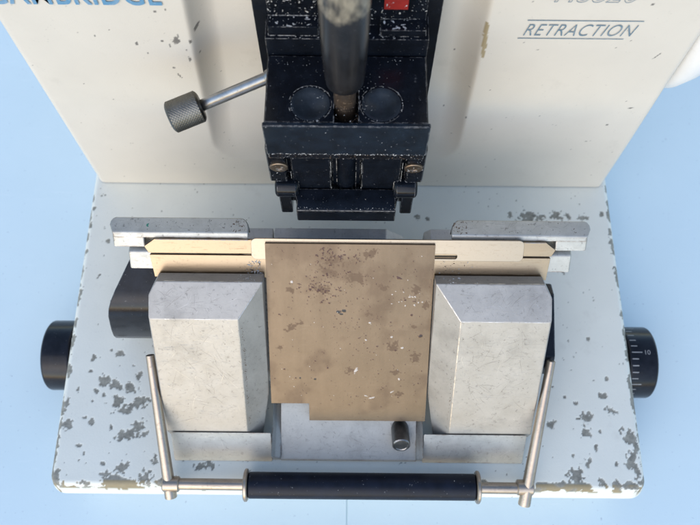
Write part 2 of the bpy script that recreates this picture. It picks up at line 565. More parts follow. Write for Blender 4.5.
chips_px = [
    # left side of the base: (photo x, photo y, rx, ry, turn)
    (119.8, 353.4, 5, 3, -.3), (94.5, 357.6, 3, 3, 0), (90.6, 371, 3, 3, 0), (104, 381, 8, 5, .2), (116, 385, 10, 5, .2), (131, 387, 9, 4.5, .1),
    (139, 376, 3, 6, 0), (117, 402, 6, 7, 0), (127, 409, 11, 4.5, -.2), (142, 401, 8, 6, -.4), (138, 426, 9, 5, -.6), (125, 435, 9, 6, -.4), (143, 434, 7, 3, 0),
    (67, 424, 6, 4.5, -.6), (91, 422, 3, 3, 0), (79, 445, 3, 1.5, 0), (84, 453, 1.5, 3, 0), (103, 463, 3, 2, 0), (122, 468, 7, 6, .5), (109, 479, 11, 7, 0),
    (85, 483, 8, 4, 0), (145, 479, 11, 9, 0), (128, 487, 10, 4, 0), (56, 476, 4, 7, 0), (59, 425, 3, 9, .2), (57, 442, 2.5, 9, .1), (54, 458, 3, 6, 0), (63, 408, 3, 8, .2),
    (67, 403, 2, 5, .2), (96, 391, 3, 2, 0), (78, 389, 2, 2, 0), (104, 395, 2, 2, 0), (155, 460, 4, 5, 0), (206, 466, 10, 4, 0), (92, 401, 2, 2, 0), (85, 418, 2, 2, 0), (111, 427, 2, 2, 0),
    (105, 195, 3, 2, 0), (108, 241, 2.5, 2, 0), (99.5, 275, 3, 3, 0), (82, 273, 2.5, 8, .2), (79, 295, 3.5, 7, .2), (86, 251, 2, 2, 0), (72, 343, 3, 10, .1), (76, 322, 2, 6, 0),
    (94, 208, 2, 3, 0), (91, 225, 2, 3, 0), (69, 372, 3, 8, .1), (112, 350, 2, 1.5, 0),
    # right side
    (527, 217, 9, 6, 0), (540, 218, 6, 4, 0), (557, 215, 6, 6, 0), (510.6, 215, 3, 3, 0), (568, 216, 2.5, 4.5, 0), (584, 218, 5, 4, 0), (601, 214, 2.5, 3.5, 0), (608, 215, 2, 4, 0),
    (613, 247, 3.5, 9, -.1), (617.6, 277, 3, 10, -.1), (622, 313, 3.5, 4, 0), (562.6, 272, 2, 2, 0), (588, 339, 1.8, 1.8, 0), (628.5, 354, 4, 8, -.1), (610, 232, 2, 4, 0), (625, 332, 2.5, 6, 0),
    (602, 396.5, 5, 3.5, 0), (611, 410.6, 5.5, 5.5, 0), (606, 378, 2.5, 2.5, 0), (585.6, 419, 8, 8, .4), (587, 433, 6, 4, .6), (552, 424, 4.5, 4, -.4), (600, 431, 2, 2, 0), (596, 447, 2.5, 3.5, 0),
    (588, 462.6, 4, 3.5, -.4), (576, 478, 8, 10, .5), (602, 481, 4.5, 6, -.4), (616.5, 488, 5, 6, 0), (630, 437, 10, 6, .5), (637, 446, 4, 8, 0), (632, 460, 6, 12, .35), (638, 474, 4, 8, -.3), (643, 487, 6, 9, 0),
    (587, 492, 9, 5, 0), (631, 385, 3.5, 10, -.1), (634, 402, 3.5, 9, -.1), (574.5, 403, 2.5, 2, 0), (565, 397, 1.6, 1.6, 0), (629, 484, 7, 3, -.3), (616, 464, 2, 2, 0), (573, 455, 1.6, 1.6, 0),
    (417, 216, 2.5, 2.5, 0), (428, 218, 2, 3, 0),
]
lst = []
for px, py, rx, ry, an in chips_px:
    p = on_z(px, py); dep = (p - CAM).dot(FW); k = dep / F_PX
    lst.append((p.x, p.y, rx * k * .84, ry * k / .93 * .84, -an))
ch = blobs(X, Yg, lst, 21, 1.0, .6)
edge_d = np.minimum(np.minimum(HW - np.abs(X), 1e3), Yg - Y0)             # signed distance in from the edge
nz = fbm(X * .16, Yg * .16, 55, 5)
frontband = smooth(9, 2.0, np.abs(Yg - Y0 - .6)) * (Yg < Y0 + 12)
ch = np.maximum(ch, (nz - .60 + .125 * frontband) * 5 - (1 - frontband) * 3)
sideband = smooth(4.5, 0, np.abs(HW - np.abs(X) - 0.5))
ch = np.maximum(ch, (fbm(X * .2, Yg * .2, 77, 5) - .645 + .16 * sideband) * 5 - (1 - sideband) * 3)
spk = (fbm(X * .55, Yg * .55, 91, 3) - .845) * 5
ch = np.maximum(ch, spk)
chip = smooth(-.02, .10, ch)
stain = smooth(.4, .62, fbm(X * .12, Yg * .12, 15, 4)) * smooth(-3.2, -5.0, -(Y0 + 5 - Yg) - 3.5) * (Yg < Y0 + 6)
stain = np.where(Yg < Y0 + 3.5, smooth(.38, .55, fbm(X * .15, Yg * .15, 15, 4)) * .8, 0)
PXY[..., 2] -= chip * .22 * (d < 8)
me = grid_mesh(PXY, {'chip': chip, 'stain': stain}, 'base_plate')
base = link('base_plate', me, 'base', mic, sharp=60)
mb = MB(); mb.box(-146, 146, -164, 180, -38, -3.5); mb.bevel(2)
mb.build('base_box', 'wheelpaint', mic)
for fx in (-120, 120):
    for fy in (-145, 150):
        mb = MB(); mb.lathe((fx, fy, -42.5), (0, 0, 1), [(0, 9), (.6, 10), (5, 10), (5.4, 9)], 32)
        mb.build('rubber_foot', 'rubber', mic)

# ---- housing with the hollow round the specimen head
gx = np.concatenate([np.arange(-147, 147.01, .6)])
gz = np.concatenate([np.arange(.6, 170, .6), np.linspace(170, 290, 25)])
X, Z = np.meshgrid(gx, gz, indexing='ij')


def recess_sd(X, Z):
    """signed distance inside the hollow, a round cornered pocket open at the top"""
    xl = -74.0 + (Z - 30) * .055
    xr = 57.0 - (Z - 60) * .02
    r = 20.0
    cx = (xl + xr) / 2; hw = (xr - xl) / 2
    qx = np.abs(X - cx) - (hw - r); qz = (28 + r) - Z
    out = np.sqrt(np.maximum(qx, 0) ** 2 + np.maximum(qz, 0) ** 2) + np.minimum(np.maximum(qx, qz), 0) - r
    return -out
sd = recess_sd(X, Z)
sd = np.where(sd < -1.2, 0, np.where(sd < 1.2, (sd + 1.2) ** 2 / 4.8, sd))
tt = np.clip(sd / 11.0, 0, 1)
depth = 9.5 * (1 - (1 - tt) ** 2)
depth = np.minimum(depth, 9.5) * (.12 + .88 * smooth(24, 96, Z))
lip = np.exp(-((sd) / .9) ** 2) * .0
Ypan = depth
# rounded vertical edges of the panel
ex = np.clip((np.abs(X) - 143.5) / 3.5, 0, 1)
Ypan = Ypan + 3.5 * (1 - np.sqrt(np.maximum(1 - ex * ex, 0)))
Ypan = Ypan + (fbm(X * .02, Z * .02, 5, 3) - .5) * .5
P = np.stack([X, Ypan, Z], -1)
pl = []
for px, py, rx, ry, an in [(631, 108, 4.5, 1.2, -.3), (607, 125, 1.4, 1.2, 0), (657, 56, 1.2, 4, .5),
                           (653, 4, 3, 1, .5), (176, 41, 6, 4, .3), (170, 46, 2, 2, 0), (178, 36, 2, 2, 0), (196, 33, 3, 3.5, .6), (190, 42, 2, 2.5, 0), (187, 50, 1.3, 1, 0), (200, 57, 1.5, 1, 0),
                           (137, 44, 2, 2, 0), (95, 36, 1, 1, 0), (162, 41, 2, 1, 0), (190, 60, 2, 3, 0), (201, 19, 1.5, 1, 0), (155, 12, 3, 1, 0), (165, 10, 1.5, 1, 0), (174, 68, 3, 1, .8), (180, 76, 1, 3, -.4),
                           (444, 118, 1, 1, 0), (466, 118, 1, 1.5, 0), (455, 66, 1, 1, 0)]:
    p = on_y(px, py); k = (p - CAM).dot(FW) / F_PX
    pl.append((p.x, p.z, rx * k * .7, ry * k * 2.2 * .7, -an))
c1 = blobs(X, Z, pl, 31, .45, .8)
c1 = np.maximum(c1, (fbm(X * .6, Z * .6, 12, 3) - .868) * 5)
och = []
for px, py, rx, ry in ((486.5, 27, 2.6, 4.5), (485.6, 35, 2.6, 6), (484.4, 44, 2.8, 7), (483.2, 53, 2.3, 6)):
    p = on_y(px, py); k = (p - CAM).dot(FW) / F_PX
    och.append((p.x, p.z, rx * k, ry * k * 1.7, .06))
c1 = np.maximum(c1, blobs(X, Z, och, 35, .3, .5))
chip = smooth(0, .2, c1) * .9
stain = ((X > 50) & (X < 62) & (Z > 112)).astype(float)
me = grid_mesh(P, {'chip': chip, 'stain': stain}, 'housing')
# close the housing: sides, top, back
bmx = bmesh.new(); bmx.from_mesh(me)
bmx.verts.ensure_lookup_table()
me2 = me
mbx = MB(); mbx.bm.free(); mbx.bm = bmx
for (q0, q1, q2, q3) in (((-147, 3.5, .6), (-147, 3.5, 290), (-147, 190, 290), (-147, 190, .6)),
                         ((147, 3.5, .6), (147, 190, .6), (147, 190, 290), (147, 3.5, 290)),
                         ((-147, 190, .6), (-147, 190, 290), (147, 190, 290), (147, 190, .6)),
                         ((-147, 3.5, 290), (147, 3.5, 290), (147, 190, 290), (-147, 190, 290)),
                         ((-147, 9, .6), (-147, 190, .6), (147, 190, .6), (147, 9, .6))):
    bmx.faces.new([bmx.verts.new(q) for q in (q0, q1, q2, q3)])
bmx.to_mesh(me); bmx.free()
housing = link('housing', me, 'panel', mic, sharp=50)


def lettering(body, name, x0, x1, z0, z1, mat, parent, shear=0.0, bold=0.0, outline=False, rules=(), y=-.14):
    cu = bpy.data.curves.new('lettering', 'FONT'); cu.body = body; cu.size = 10; cu.shear = shear
    cu.space_character = 1.08
    if outline:
        cu.fill_mode = 'NONE'; cu.bevel_depth = .10; cu.bevel_resolution = 0
    else:
        cu.offset = bold; cu.extrude = .0
    ob = bpy.data.objects.new('lettering_tmp', cu); COL.objects.link(ob)
    dg = bpy.context.evaluated_depsgraph_get()
    me = bpy.data.meshes.new_from_object(ob.evaluated_get(dg))
    bpy.data.objects.remove(ob); bpy.data.curves.remove(cu)
    co = np.array([v.co[:] for v in me.vertices])
    lo, hi = co.min(0), co.max(0)
    bm = bmesh.new(); bm.from_mesh(me)
    for v in bm.verts:
        fx = (v.co.x - lo[0]) / (hi[0] - lo[0]); fz = (v.co.y - lo[1]) / (hi[1] - lo[1])
        X_, Z_ = x0 + fx * (x1 - x0), z0 + fz * (z1 - z0)
        v.co = (X_, y - (v.co.z if outline else 0), Z_)
    for (a0, a1, zc, t) in rules:
        bm.faces.new([bm.verts.new(p) for p in ((a0, y, zc - t), (a1, y, zc - t), (a1, y, zc + t), (a0, y, zc + t))])
    for f in bm.faces:
        f.normal_update()
        if f.normal.y > 0:
            f.normal_flip()
    bm.to_mesh(me); bm.free()
    me.materials.clear()
    return link(name, me, mat, parent)


lettering('RETRACTION', 'retraction_lettering', 71.6, 118.0, 136.4, 143.6, 'greyink', housing, shear=.32, bold=-.11,
          rules=((71.6, 119.2, 145.9, .22), (69.8, 114.5, 134.6, .20)), y=-.42)
lettering('CAMBRIDGE', 'brand_lettering', -145.0, -76.0, 152.6, 164.5, 'blueink', housing, shear=.0, bold=.17, y=-.42)
lettering('HS820', 'model_lettering', 79.5, 113.0, 156.7, 166.5, 'greyink', housing, shear=.32, outline=True, y=-.42)

# ---- handwheel on the right flank of the housing
mb = MB()
mb.lathe((146.5, 72, 122), (1, 0, 0), [(0, 66), (4, 71), (9, 72), (16, 69), (22, 62), (27, 50), (30, 34), (31, 20)], 96)
wheel = mb.build('handwheel', 'wheelpaint', mic, sharp=60)
mb = MB()
mb.tube((177, 36, 150), (215, 36, 150), 9, 7, 2)
mb.build('wheel_handle', 'blackclean', wheel)

# ---- feed knobs on the flanks of the base
def side_knob(sx, cy, cz, r, out, marks):
    x0 = 149.8 * sx
    L = out
    mb = MB()
    mb.lathe((x0, cy, cz), (sx, 0, 0), [(0, r * .7), (1.5, r * .7), (1.6, r - .6), (2.4, r), (L - 1.8, r), (L - .9, r - .35), (L - .3, r - 1.1), (L, r - 2.2), (L, r - 7), (L - 1, r - 8), (L - 1, 2)], 96)
    o = mb.build('side_knob', 'blackclean', mic, sharp=50)
    if marks:
        mb = MB()
        for i in range(-9, 10):
            a = math.radians(-1 + i * 10.5)           # angle from straight up towards the viewer
            ln = 5.6 if i % 5 == 0 else 3.4
            c_, s_ = math.cos(a), math.sin(a)
            rr = r + .06
            p = Vector((0, cy - rr * s_, cz + rr * c_)); t = Vector((0, -c_, -s_)) * .28
            q = [Vector((x0 + 2.6, 0, 0)) + p + t, Vector((x0 + 2.6 + ln, 0, 0)) + p + t, Vector((x0 + 2.6 + ln, 0, 0)) + p - t, Vector((x0 + 2.6, 0, 0)) + p - t]
            mb.bm.faces.new([mb.bm.verts.new(v) for v in q])
        mb.build('scale_marks', 'whiteink', o)
        # figure 10 beside the long mark
        cu = bpy.data.curves.new('figure', 'FONT'); cu.body = '10'; cu.size = 3.6
        ob = bpy.data.objects.new('figure_tmp', cu); COL.objects.link(ob)
        me = bpy.data.meshes.new_from_object(ob.evaluated_get(bpy.context.evaluated_depsgraph_get()))
        bpy.data.objects.remove(ob); bpy.data.curves.remove(cu)
        me.materials.clear()
        a0 = math.radians(-1)
        for v in me.vertices:
            a = a0 - (v.co.y - 1.2) / r
            rr = r + .07
            v.co = (x0 + 9.0 + v.co.x, cy - rr * math.sin(a), cz + rr * math.cos(a))
        link('scale_figure', me, 'whiteink', o)
    return o
side_knob(-1, -98, -21.5, 19.5, 17.0, False)
side_knob(1, -99, -21.5, 19.8, 17.2, True)

# ---- specimen head
HX = -2.0


def bx(mb, x0, x1, *r):
    return mb.box(HX + x0, HX + x1, *r)

# slide column behind the head
mb = MB(); bx(mb, -37, 37, -7.0, 26.0, 40, 235); mb.bevel(.6)
guide = mb.build('slide_guide', 'black', mic)
mb = MB()
bx(mb, -31.8, 31.8, -19.0, -7.4, 88, 156.5)
bx(mb, -30.5, -11.0, -17.5, -7.5, 156.0, 161.5)
bx(mb, 13.0, 30.5, -17.5, -7.5, 156.0, 160.0)
bx(mb, -30.5, 30.5, -12.0, -7.4, 154.0, 230)
mb.bevel(.5)
mb.flakes((HX - 30, -12.1, 160), (60, 0, 0), (0, 0, 12), 170, .12, .6)
mb.flakes((HX - 30, -18.9, 156.6), (60, 0, 0), (0, 11, 0), 120, .1, .5)
mb.flakes((HX - 30, -17.4, 161.6), (19, 0, 0), (0, 9, 0), 50, .15, 1.1)
mb.flakes((HX + 14, -17.4, 160.1), (16, 0, 0), (0, 9, 0), 40, .15, .9)
slide = mb.build('slide_block', ['black', 'wax'], mic)
mb = MB(); bx(mb, 14.0, 23.0, -12.5, -12.0, 166.0, 178)
mb.flakes((HX + 14, -12.52, 166.3), (9, 0, 0), (0, 0, 8), 14, .15, .6)
mb.build('red_label', ['red', 'wax'], slide)

# head block with two dished sockets and the slot for the clamp shaft, cut for real
def boolean(ob, cutters):
    bpy.context.view_layer.update()
    for c in cutters:
        md = ob.modifiers.new('cut', 'BOOLEAN'); md.operation = 'DIFFERENCE'; md.object = c; md.solver = 'EXACT'
    dg = bpy.context.evaluated_depsgraph_get()
    me = bpy.data.meshes.new_from_object(ob.evaluated_get(dg))
    return me


def raw(mb):
    bmesh.ops.recalc_face_normals(mb.bm, faces=mb.bm.faces[:])
    me = bpy.data.meshes.new('raw'); mb.bm.to_mesh(me); mb.bm.free()
    o = bpy.data.objects.new('raw', me); COL.objects.link(o); return o

mb = MB(); bx(mb, -31.6, 31.6, -50.8, -19.5, 126.5, 147.0); mb.bevel(.5, 1)
A = raw(mb)
cuts = []
for sx in (-14.0, 13.6):
    mb = MB(); mb.lathe((HX + sx, -42.2, 149.0), (0, 0, -1), [(0, 9.1), (2, 7.6), (3.2, 5.6), (4.2, 3.0), (4.6, .4)], 48)
    cuts.append(raw(mb))
mb = MB(); bx(mb, -4.8, 4.8, -52, -36, 138.5, 150); cuts.append(raw(mb))
me = boolean(A, cuts)
for o in [A] + cuts:
    bpy.data.objects.remove(o)
mbh = MB(); mbh.bm.free(); mbh.bm = bmesh.new(); mbh.bm.from_mesh(me)
mbh.flakes((HX - 31, -50, 147.05), (62, 0, 0), (0, 30, 0), 130, .07, .32, where=lambda s, t: .15 + .85 * (abs(t - .95) < .1 or abs(s - .5) < .2))
for sx in (-14.0, 13.6):          # crumbs caught round the rims of the sockets
    for k in range(70):
        a = random.uniform(0, 6.283)
        if random.random() > .35 + .65 * max(0, math.sin(a * 2.0 + sx)):
            continue
        mbh.flakes((HX + sx + 7.9 * math.cos(a), -42.2 + 7.9 * math.sin(a), 147.05), (.5, 0, 0), (0, .5, 0), 1, .08, .26)
mbh.flakes((HX - 30, -50.95, 127), (60, 0, 0), (0, 0, 19), 30, .06, .25, where=lambda s, t: 1)
for f in mbh.bm.faces:
    c_ = f.calc_center_median()
    if 141.5 < c_.z < 146.95 and f.material_index == 0 and min(math.hypot(c_.x - HX - q, c_.y + 42.2) for q in (-14.0, 13.6)) < 8.6 and c_.y > -50.5:
        f.material_index = 2
for sx in (-14.0, 13.6):
    for k in range(30):
        if random.random() < .3:
            continue
        a0, a1 = 2 * math.pi * k / 30, 2 * math.pi * (k + 1) / 30
        rr = 8.35
        mbh.worn_edge((HX + sx + rr * math.cos(a0), -42.2 + rr * math.sin(a0), 147.0), (HX + sx + rr * math.cos(a1), -42.2 + rr * math.sin(a1), 147.0), (0, 0, 1), .3, mi=3, gap=0)
head = mbh.build('clamp_head', ['black', 'wax', 'dish', 'dust'], mic, recalc=False)

mb = MB(); bx(mb, -32.2, 32.4, -52.6, -50.6, 126.0, 147.4); mb.bevel(.35, 1)
mb.flakes((HX - 32, -52.7, 126.3), (64, 0, 0), (0, 0, .9), 150, .10, .5)
mb.flakes((HX - 32, -52.7, 127), (64, 0, 0), (0, 0, 20), 24, .06, .35)
mb.build('front_plate', ['blacklip', 'wax'], head)

# body under the plate
mb = MB()
bx(mb, -23.6, -6.6, -49.4, -20, 70, 126.2); bx(mb, 6.6, 23.6, -49.4, -20, 70, 126.2)
bx(mb, -6.5, 6.5, -46.4, -21, 70, 126.1)
bx(mb, -26.5, 26.5, -44.5, -22, 68, 126.0)
bx(mb, -33.4, -26.0, -50.0, -22.5, 98, 125.9); bx(mb, 26.0, 33.4, -50.0, -22.5, 98, 125.9)
bx(mb, -30.8, -25.4, -50.6, -24, 67.5, 97.5); bx(mb, 25.4, 30.8, -50.6, -24, 67.5, 97.5)
bx(mb, -32.0, 32.0, -51.6, -43, 121.0, 126.3)
mb.lathe((HX - 31.6, -50.0, 93.5), (1, 0, 0), [(0, 3.6), (.8, 4.8), (9.4, 4.8), (10.4, 3.6)], 32)
mb.lathe((HX + 31.6, -50.0, 93.5), (-1, 0, 0), [(0, 3.6), (.8, 4.8), (9.4, 4.8), (10.4, 3.6)], 32)
mb.lathe((HX, -44.5, 72), (0, 0, 1), [(0, 4.6), (50, 4.6)], 32)
mb.bevel(.45, 1, 40)
for x0, x1, z0, z1, n in ((-33, -26.5, 99, 120, 22), (26.5, 33, 99, 120, 22)):
    mb.flakes((HX + x0, -50.05, z0), (x1 - x0, 0, 0), (0, 0, z1 - z0), n, .08, .4)
mb.flakes((HX - 31.5, -51.65, 121), (63, 0, 0), (0, 0, 5), 90, .08, .5, mi=2)
mb.flakes((HX - 31.5, -51.65, 121), (63, 0, 0), (0, 0, 5), 50, .06, .35)
for xx in (-24.0, 24.0, -6.6, 6.6):
    mb.worn_edge((HX + xx, -49.5, 78), (HX + xx, -49.5, 119), (0, -1, 0), .22, mi=1, gap=.45, lift=.03)
mb.build('clamp_body', ['black', 'wax', 'dirt'], head)
for sx in (-1, 1):
    mb = MB(); c = HX + sx * 28.6
    mb.lathe((c, -50.0, 112.0), (0, -1, 0), [(0, 3.6), (.9, 3.6), (1.2, 3.2), (1.2, 1.6), (.7, 1.3), (.7, .2)], 28)
    for v in mb.bm.verts:
        v.co.x = c + (v.co.x - c) * 1.1
    mb.flakes((c - 2.6, -51.25, 110), (5.2, 0, 0), (0, 0, 3.6), 14, .15, .6)
    mb.build('clamp_screw', ['brass', 'dust'], head)
# lower specimen jaw bar
mb = MB()
mb.prism([(-52.5, 91.5), (-59.8, 90.2), (-60.6, 89.4), (-60.6, 80.0), (-58.6, 78.6), (-50, 78.6), (-50, 91.5)], HX - 22.2, HX + 22.2)
mb.bevel(.35, 1)
mb.flakes((HX - 22, -59.9, 90.25), (44, 0, 0), (0, .9, .1), 60, .06, .3)
mb.flakes((HX - 22, -60, 90.3), (44, 0, 0), (0, 7, 1.2), 18, .06, .25)
mb.worn_edge((HX - 22, -60.3, 89.9), (HX + 22, -60.3, 89.9), (0, -.5, .8), .3, mi=2, gap=.08, lift=.12)
mb.build('specimen_jaw', ['black', 'wax', 'dust'], head)
# clamp shaft
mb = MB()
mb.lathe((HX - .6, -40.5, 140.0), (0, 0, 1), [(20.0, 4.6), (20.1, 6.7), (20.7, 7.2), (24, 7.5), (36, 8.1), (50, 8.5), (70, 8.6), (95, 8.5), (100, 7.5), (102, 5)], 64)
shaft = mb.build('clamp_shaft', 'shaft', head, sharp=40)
mb = MB(); mb.lathe((HX - .6, -40.5, 138.0), (0, 0, 1), [(0, 4.3), (22.3, 4.3)], 40)
mb.flakes((HX - 4, -44.9, 146), (7, 0, 0), (0, .3, 12), 60, .12, .6)
mb.build('shaft_neck', ['neck', 'dirt'], head)
mb = MB()
for k in range(6):
    mb.flakes((HX - 6, -45.8 + random.uniform(0, 5), 138.7), (11, 0, 0), (0, 3, 0), 18, .15, .7)
mb.build('slot_dirt', ['dirt', 'dirt'], head)['kind'] = 'stuff'
# locking lever with its knurled knob
p0, p1 = Vector((-31, -27, 144.2)), Vector((-64.0, -27.5, 122.5))
mb = MB(); mb.tube(p0, p1, 2.5, 2.5, .3)
mb.tube(p0, p0 + (p1 - p0).normalized() * 3, 3.2, 3.0, .3)
lever = mb.build('locking_lever', 'leversteel', mic)
ax = (Vector((-79.6, -34.0, 120.5)) - Vector((-62.6, -27.2, 122.8))).normalized()
mb = MB()
L, R_, seg, rows = 14.6, 6.9, 96, 30
o = Vector((-63.4, -27.4, 122.9)); t = Vector((0, 0, 1)); e1 = ax.cross(t).normalized(); e2 = ax.cross(e1)
prof = [(0, R_ - 1.6), (.4, R_ - .8), (1.0, R_ - .15)]
rings = []
for i in range(rows + 1):
    h = 1.0 + (L - 2.0) * i / rows
    prof.append((h, None))
prof += [(L - .4, R_ - .7), (L, R_ - 1.5), (L, 1.6), (L - .5, 1.4), (L - .5, .1)]
prev = None
for i, (h, r) in enumerate(prof):
    ring = []
    for k in range(seg):
        a = 2 * math.pi * k / seg
        rr = r if r is not None else R_ - .13 * ((i + k) % 3 in (0,)) - .13 * ((i - k) % 3 in (0,))
        ring.append(mb.bm.verts.new(o + ax * h + (e1 * math.cos(a) + e2 * math.sin(a)) * rr))
    if prev:
        for k in range(seg):
            j = (k + 1) % seg
            mb.bm.faces.new((prev[k], prev[j], ring[j], ring[k]))
    else:
        mb.bm.faces.new(ring[::-1])
    prev = ring
mb.bm.faces.new(prev)
mb.build('knurled_knob', 'knurl', lever, sharp=25)

# ================================================================== knife holder
kh = thing('knife_holder', (0, -110, 0), 'silver knife holder, its two grey sloping blocks standing on the chipped white plate', 'knife holder')

# foot: floor between the blocks and the sloped flange either side
mb = MB()
mb.prism([(-87.9, .3), (-88.0, 2), (-88.5, 13.2), (-38.6, 13.2), (-38.3, .3)], -158.4, -145.95, axis='y')
mb.prism([(37.4, .3), (37.7, 13.2), (89.0, 13.2), (88.4, 2), (88.3, .3)], -158.4, -145.95, axis='y')
bmesh.ops.recalc_face_normals(mb.bm, faces=mb.bm.faces[:])
mb.cut((0, -145.6, 13.4), (0, -.72, .69))
mb.prism([(-157.6, .4), (-157.6, 2.4), (-156.6, 2.9), (-150, 4.4), (-142, 7.2), (-134, 11.0), (-126, 15.0), (-118, 15.0), (-118, .4)], -34.2, 34.4)
mb.prism([(-38.2, .35), (-38.2, 11.0), (-36.6, 7.5), (-34.0, 5.6), (-34.0, .35)], -157.2, -118, axis='y')
mb.prism([(34.2, .35), (34.2, 5.6), (36.0, 7.5), (37.3, 11.0), (37.3, .35)], -157.2, -118, axis='y')
mb.bevel(.5, 2, 28)
for xa in (-86, 39):
    mb.scratches((xa, -147, 12.1), (47, 0, 0), (0, -9.6, -9.2), 34, .8, 8, lift=.06)
mb.scratches((-31, -149.8, 4.5), (60, 0, 0), (0, 7.6, 2.7), 40, 1, 9)
mb.scratches((-31, -156.4, 3.0), (60, 0, 0), (0, 6.2, 1.4), 40, 1, 9)
mb.build('foot', ['footalu', 'scored', 'bright'], kh)

# support wedge under the knife, mostly hidden
mb = MB()
mb.prism([(-58, 4), (-58, 46), (-66, 58), (-74, 64), (-120, 14), (-120, 4)], -70, 70)
mb.bevel(.6)
mb.build('knife_rest', 'darkalu', kh)
mb = MB()
mb.prism([(-38, 10), (-38, 50), (18, 50), (27, 41), (27, 10)], -72, -50.6, axis='y')
mb.prism([(-56, 10), (-56, 45), (-39, 45), (-39, 10)], -70, -48.5, axis='y')
mb.prism([(37, 10), (37, 46), (40, 50), (55, 50), (55, 10)], -70, -50.5, axis='y')
mb.bevel(.7)
mb.build('back_stop', 'darkalu', kh)

# clamp blocks: box cut by its bevel planes
uf = Vector((0, -40.0, -55.0)).normalized()
nf = Vector((0, -.809, .588))
for sx, xin, xout, mi_name in ((-1, 39.3, 90.6, 'clamp_block'), (1, 38.8, 91.2, 'clamp_block')):
    mb = MB()
    x0, x1 = sorted((sx * xin, sx * xout))
    mb.box(x0, x1, -145.4, -70, .4, 80)
    bmesh.ops.recalc_face_normals(mb.bm, faces=mb.bm.faces[:])
    mb.cut((0, -105, 69), nf)                                           # big sloping face
    c_n = Vector((0, -6.7, 15.7)).normalized()
    mb.cut((0, -105, 69), c_n)                                          # top bevel
    mb.cut((0, -89.3, 75.7), Vector((0, 5.2, 6.3)).normalized())        # back edge of the top
    mb.cut((0, -83.4, 70.5), (0, .73, -.68))                            # plane against the knife
    P1 = Vector((sx * 50.2, -105, 69)); P2 = Vector((sx * xin, -89.3, 75.7))
    n2 = uf.cross(P2 - P1).normalized()
    if n2.x * sx > 0:
        n2 = -n2
    mb.cut(P1, n2)                                                      # inner bevel
    mb.cut((sx * (xout - .5), -105, 69), (Vector((sx * .80, 0, 0)) + nf * .60).normalized())       # slim outer bevel
    for q_, off in ((.35, 3.2), (.62, 1.6), (.85, .7)):                                           # rounded outer top corner
        mb.cut((sx * (xout - off), -86.6, 73.4), Vector((sx * (1 - q_ * .5), .55 * q_ * 1.6, .66 * q_ * 1.6)).normalized())
    for ax_, off in ((.38, 0), (.70, 0), (.92, 0)):
        nn = Vector((-sx * ax_, -math.sqrt(1 - ax_ * ax_), 0))
        mb.cut((sx * (xin + 3.0 * (1 - ax_)), -145.4 + 3.0 * (1 - math.sqrt(1 - ax_ * ax_)), 20), nn)
    mb.bevel(1.0, 3, 14)
    s1 = Vector((sx * 52, -105, 69)) + uf * 1.0
    if sx > 0:
        mb.scratches(s1, (36, 0, 0), uf * 63, 150, 1.2, 16)
    else:
        mb.scratches(s1 + Vector((-36, 0, 0)), (36, 0, 0), uf * 63, 130, 1.2, 16)
    cb = Vector((0, -15.7, -6.7)).normalized()
    x_a, x_b = sorted((sx * 50, sx * 88))
    mb.scratches(Vector((x_a, -90.5, 75.2)), (x_b - x_a, 0, 0), cb * 14, 70, .8, 9)
    mb.flakes(Vector((x_a, -105, 69)) + uf * 1, (x_b - x_a, 0, 0), uf * 64, 40, .08, .3, mi=1, thick=.03)
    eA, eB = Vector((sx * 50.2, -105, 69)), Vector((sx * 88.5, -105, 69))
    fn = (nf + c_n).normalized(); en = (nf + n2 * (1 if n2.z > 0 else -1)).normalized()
    mb.worn_edge(eA + uf * .3, eA + uf * 66, en, .26, gap=.4)  # bright strips: worn edges with the bevel highlights painted in
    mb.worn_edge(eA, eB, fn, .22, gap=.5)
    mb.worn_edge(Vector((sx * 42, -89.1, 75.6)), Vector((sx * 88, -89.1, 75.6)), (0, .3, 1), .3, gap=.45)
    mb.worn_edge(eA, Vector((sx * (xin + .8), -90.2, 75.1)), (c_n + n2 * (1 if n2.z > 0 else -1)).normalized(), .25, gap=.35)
    ew_ = Vector((-sx * .9, 0, 0))
    mb.flakes(eA + uf * 2 + ew_ * 1.3, ew_ * .9 + Vector((0, .55, -.4)), uf * 62, 130 if sx < 0 else 50, .10, .42, mi=3, thick=.03, aspect=1.6)
    mb.flakes(eA + uf * 1 - ew_ * .2, ew_ * -1.0, uf * 62, 50 if sx < 0 else 24, .06, .26, mi=3, thick=.03, aspect=1.6)
    mb.build('clamp_block', ['alu', 'scored', 'bright', 'dirt'], kh, sharp=60)

